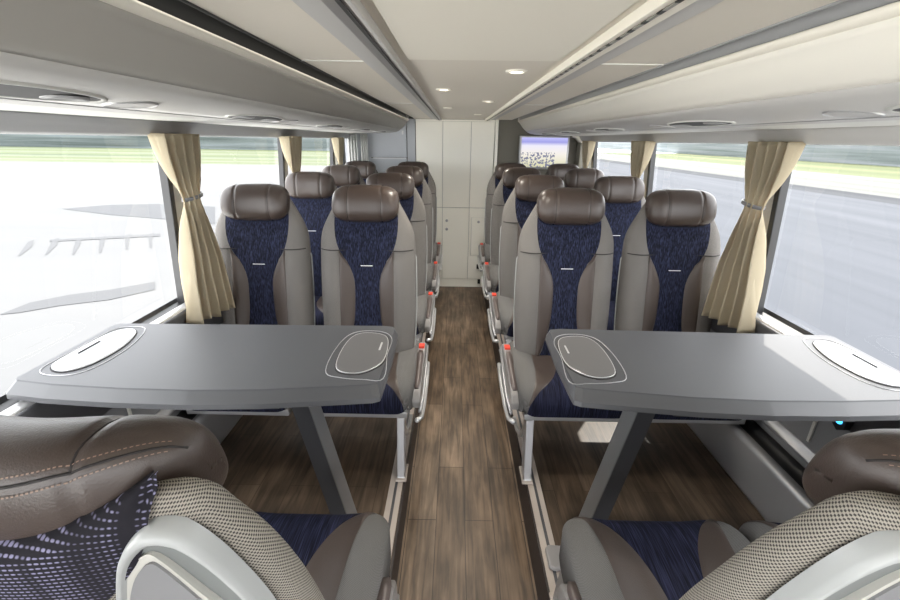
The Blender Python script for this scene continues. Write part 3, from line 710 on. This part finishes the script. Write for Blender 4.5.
# ------------------------------------------------------------------ curtains
def curtain(sx, yp, label, w=1., m='curtain', z0=.93, mir=1, flare=1.):
    t = empty('curtain', (sx*1.235, yp, 1.70)); tag(t, label, 'curtain', 'tied back side curtains')
    TL = [(0, -.105), (.2, -.09), (.5, .0), (.7, .05), (1.0, -.03), (1.35, -.085), (1.6, -.10)]      # post-side edge by depth/.5
    v = []; NS, NZ = 90, 44
    for j in range(NZ+1):
        t_ = j/NZ; dz = t_*(1.70-z0+.015)
        a = sm(dz, [(0, -.125), (.10, -.10), (.20, -.05), (.255, -.02), (.30, -.03), (.45, -.075), (.60, -.11), (.78, -.13)])
        b = sm(dz, [(0, .15), (.10, .145), (.20, .12), (.255, .10), (.30, .105), (.45, .125), (.60, .145), (.78, .165)])
        a *= w; b = b*w*flare if dz > .255 else b*w
        pinch = math.exp(-((dz-.255)/.07)**2)
        amp = (.016+.026*min(1, abs(dz-.255)/.25))*(1-.6*pinch)
        for i in range(NS+1):
            u = i/NS; ph = 2*PI*(5.2*u+.25*math.sin(5*u))+(.9*math.sin(2.6*dz+2*u) if dz < .255 else .9*math.sin(5*dz+2*u))
            y = a+(b-a)*u+.010*math.sin(ph*1.0+1.3)*(1-pinch)
            x = amp*math.sin(ph)+.016*math.sin(PI*u)*(1+pinch*.6)
            z = -dz-(.02*math.sin(ph*.5)*t_*.4)+(-.02*u*t_)
            v.append((-sx*(x+.012+(.02*u*max(0, dz-.27)/.5)), mir*y, z))
    o = thick(mesh('curtain_cloth', v, grid_faces(NS+1, NZ+1), M[m], t), .002)
    ring = []
    for k in range(28):
        an = 2*PI*k/28; ring.append((-sx*(.018+.034*math.sin(an)), mir*w*(.055+.072*math.cos(an)), -.255+.008*math.cos(an)))
    v = []
    for p in ring: v += [(p[0]*.86, p[1]*.97, p[2]-.008), (p[0]*.86, p[1]*.97, p[2]+.008)]
    thick(mesh('tie_band', v, grid_faces(2, 28, False, True), M['shell_d'], t), .003)
    return t
curtain(-1, 1.852, 'beige tied curtain at left, beside the front window post')
curtain(-1, 3.16, 'beige tied curtain at left above the second row of seats', z0=1.12)
curtain(-1, 4.43, 'narrow beige curtain, farthest along the left windows', w=.7, z0=1.27)
curtain(1, 1.852, 'beige tied curtain at right, beside the front window post', flare=1.0)
curtain(1, 3.16, 'beige tied curtain at right above the second row of seats', z0=1.12)
curtain(1, 4.45, 'narrow beige curtain, farthest along the right windows', w=.75, z0=1.27)
for k, (x, w, lb) in enumerate(((-1.20, .055, 'pale grey hanging curtain in the rear left corner, nearer the window'), (-1.07, .04, 'pale grey hanging curtain in the rear left corner, nearer the partition'))):
    v = []
    for j in range(12):
        for i in range(25):
            u = i/24-.5; v.append((x+u*2*w, 4.97+.012*math.sin(u*22), 1.74-j*.09))
    o = thick(mesh('rear_curtain', v, grid_faces(25, 12), M['curtain_w'], None), .002); tag(o, lb, 'curtain', 'pale rear curtains')
# socket with blue lamp on the right wall
so = empty('usb_socket', (1.243, 1.23, .815)); tag(so, 'small black wall socket glowing blue under the right table', 'socket')
prism('socket_body', [(-.03, .032), (.03, .032), (.026, -.012), (0, -.03), (-.026, -.012)], -.012, .012, M['black'], so, .004, 'x')
v = [(-.0135, .015*math.cos(2*PI*k/20), .010+.012*math.sin(2*PI*k/20)) for k in range(20)]
mesh('socket_lamp', v, [tuple(range(20))], M['cyan'], so, False)
# end cap on the right floor rail by the near seat
for sx, lb, yy in ((1, 'beige plastic rail cap beside the near right seat', 1.16), (-1, 'beige plastic rail cap beside the near left seat', 1.16)):
    e = prism('rail_cap', [(-.05, -.055), (-.03, -.065), (.05, -.065), (.06, -.05), (.06, .03), (-.035, .035), (-.05, .02)], 0, .02, M['arm'], None, .006)
    if sx < 0:
        for vv in e.data.vertices: vv.co.x *= -.55
    else:
        for vv in e.data.vertices: vv.co.x *= .9
    e.location = (sx*.345, yy+.05, FZ+.0085); tag(e, lb, 'cap')
b_ = bmesh.new()
for o in C.objects:
    if o.name.startswith('rail_cap'):
        b_.from_mesh(o.data); bmesh.ops.recalc_face_normals(b_, faces=b_.faces); b_.to_mesh(o.data); b_.clear()
b_.free()

# ------------------------------------------------------------------ outside
GZ = -1.3
def ground(name, pts, z, m):
    o = mesh(name, [(a, b, z) for a, b in pts], [tuple(range(len(pts)))], m, None, False); return struct(o)
ground('ground_apron', [(-1.6, -40), (-1.6, 52), (-160, 52), (-160, -40)], GZ, M['apron'])
ground('ground_bounce_left', [(-1.6, -40), (-1.6, 4.2), (-26, 4.2), (-26, -40)], GZ+.01, M['bright'])  # unseen ground added to bounce daylight onto ceiling and racks
ground('ground_bounce_right', [(1.6, -40), (14, -40), (14, 3.5), (1.6, 3.5)], GZ+.01, M['greybounce'])  # unseen ground added for a dimmer bounce on this side
ground('ground_grass_left', [(-1.6, 52), (-1.6, 140), (-260, 140), (-160, 52)], GZ, M['grass'])
ground('ground_road', [(1.6, -40), (24, -40), (24, 140), (1.6, 140)], GZ, M['road'])
ground('ground_kerb', [(24, -40), (27, -40), (27, 140), (24, 140)], GZ, M['kerb'])
ground('ground_verge', [(27, -40), (42, -40), (42, 140), (27, 140)], GZ, M['sand'])
ground('ground_grass_right', [(42, -40), (200, -40), (200, 140), (42, 140)], GZ, M['grassR'])
ground('ground_under_coach', [(-1.6, -40), (1.6, -40), (1.6, 140), (-1.6, 140)], GZ-.02, M['road'])
def hedge(name, pts, h, m, label):
    v = []; n = 0
    for (a, b), (c, d) in zip(pts, pts[1:]):
        k = 60
        for i in range(k+1):
            x, y = a+(c-a)*i/k, b+(d-b)*i/k; hh = h*(1+.25*math.sin(i*.7)+.15*random.random())
            dx, dy = c-a, d-b; l = math.hypot(dx, dy); nx, ny = -dy/l, dx/l; r = random.uniform(-.6, .6)
            for t in range(7):
                q = PI*t/6; v.append((x+nx*(2.2*math.cos(q)+r), y+ny*(2.2*math.cos(q)+r), GZ+hh*math.sin(q)**.7)); 
            n += 1
    o = mesh(name, v, grid_faces(7, n), m, None); tag(o, label, 'hedge', None, 'stuff')
hedge('far_hedge', [(-240, 118), (-2, 118)], 7.5, M['hedge'], 'hazy green hedge on the horizon through the left windows')
hedge('far_hedge', [(70, 260), (70, -30)], 7.5, M['hedgeR'], 'hazy green hedge on the horizon through the right windows')
def mark(pts, m, lab, z=.01):  # flat dark shapes painted on the ground in place of shadow strokes
    o = mesh('ground_shadow_mark', [(a, b, GZ+z) for a, b in pts], [tuple(range(len(pts)))], m, None, False); struct(o)
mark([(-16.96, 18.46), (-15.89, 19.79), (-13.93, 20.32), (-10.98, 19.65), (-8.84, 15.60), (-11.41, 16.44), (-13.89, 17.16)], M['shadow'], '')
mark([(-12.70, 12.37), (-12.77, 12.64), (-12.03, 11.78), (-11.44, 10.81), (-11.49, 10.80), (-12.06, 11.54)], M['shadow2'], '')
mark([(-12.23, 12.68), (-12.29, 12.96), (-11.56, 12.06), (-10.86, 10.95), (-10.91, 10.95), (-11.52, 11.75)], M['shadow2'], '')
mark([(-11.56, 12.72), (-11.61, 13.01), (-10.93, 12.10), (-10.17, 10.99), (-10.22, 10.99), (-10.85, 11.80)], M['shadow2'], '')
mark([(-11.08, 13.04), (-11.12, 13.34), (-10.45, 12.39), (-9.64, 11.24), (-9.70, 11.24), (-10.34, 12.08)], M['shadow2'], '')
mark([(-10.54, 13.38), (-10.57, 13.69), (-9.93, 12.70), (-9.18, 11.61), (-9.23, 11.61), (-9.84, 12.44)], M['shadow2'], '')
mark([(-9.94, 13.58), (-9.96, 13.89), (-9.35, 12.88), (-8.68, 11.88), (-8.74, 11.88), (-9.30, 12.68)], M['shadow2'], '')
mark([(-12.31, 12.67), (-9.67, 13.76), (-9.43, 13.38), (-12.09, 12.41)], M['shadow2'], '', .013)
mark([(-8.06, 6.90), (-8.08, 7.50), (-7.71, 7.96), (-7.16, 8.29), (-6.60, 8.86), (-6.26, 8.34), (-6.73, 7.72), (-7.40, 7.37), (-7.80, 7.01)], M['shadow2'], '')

# ------------------------------------------------------------------ light and camera
w = bpy.data.worlds.new('w'); bpy.context.scene.world = w; w.use_nodes = True
bg = w.node_tree.nodes['Background']; bg.inputs[0].default_value = (.95, .97, 1.0, 1); bg.inputs[1].default_value = 6.
sl = bpy.data.lights.new('sun', 'SUN'); sl.energy = 5.; sl.angle = .01; sl.color = (1, .95, .86)
so_ = bpy.data.objects.new('sun', sl); C.objects.link(so_)
so_.rotation_euler = Vector((.47, .80, 1.0)).to_track_quat('Z', 'Y').to_euler()
P, YAW, ROLL = math.radians(20.41), math.radians(.5), math.radians(.77)
fw = Vector((-math.sin(YAW)*math.cos(P), math.cos(YAW)*math.cos(P), -math.sin(P)))
rr = Vector((math.cos(YAW), math.sin(YAW), 0)); uu = rr.cross(fw)
r2 = rr*math.cos(ROLL)+uu*math.sin(ROLL); u2 = uu*math.cos(ROLL)-rr*math.sin(ROLL)
cam = bpy.data.cameras.new('camera'); co = bpy.data.objects.new('camera', cam); C.objects.link(co)
mm = Matrix((r2, u2, -fw)).transposed().to_4x4(); mm.translation = Vector((-.07, 0, 1.69)); co.matrix_world = mm
cam.lens = 17.2; cam.sensor_width = 36; cam.clip_start = .01; cam.clip_end = 500
S_ = bpy.context.scene; S_.camera = co
S_.view_settings.view_transform = 'Standard'; S_.view_settings.look = 'None'; S_.view_settings.exposure = .2
S_.cycles.max_bounces = 10; S_.cycles.transparent_max_bounces = 12; S_.cycles.diffuse_bounces = 6
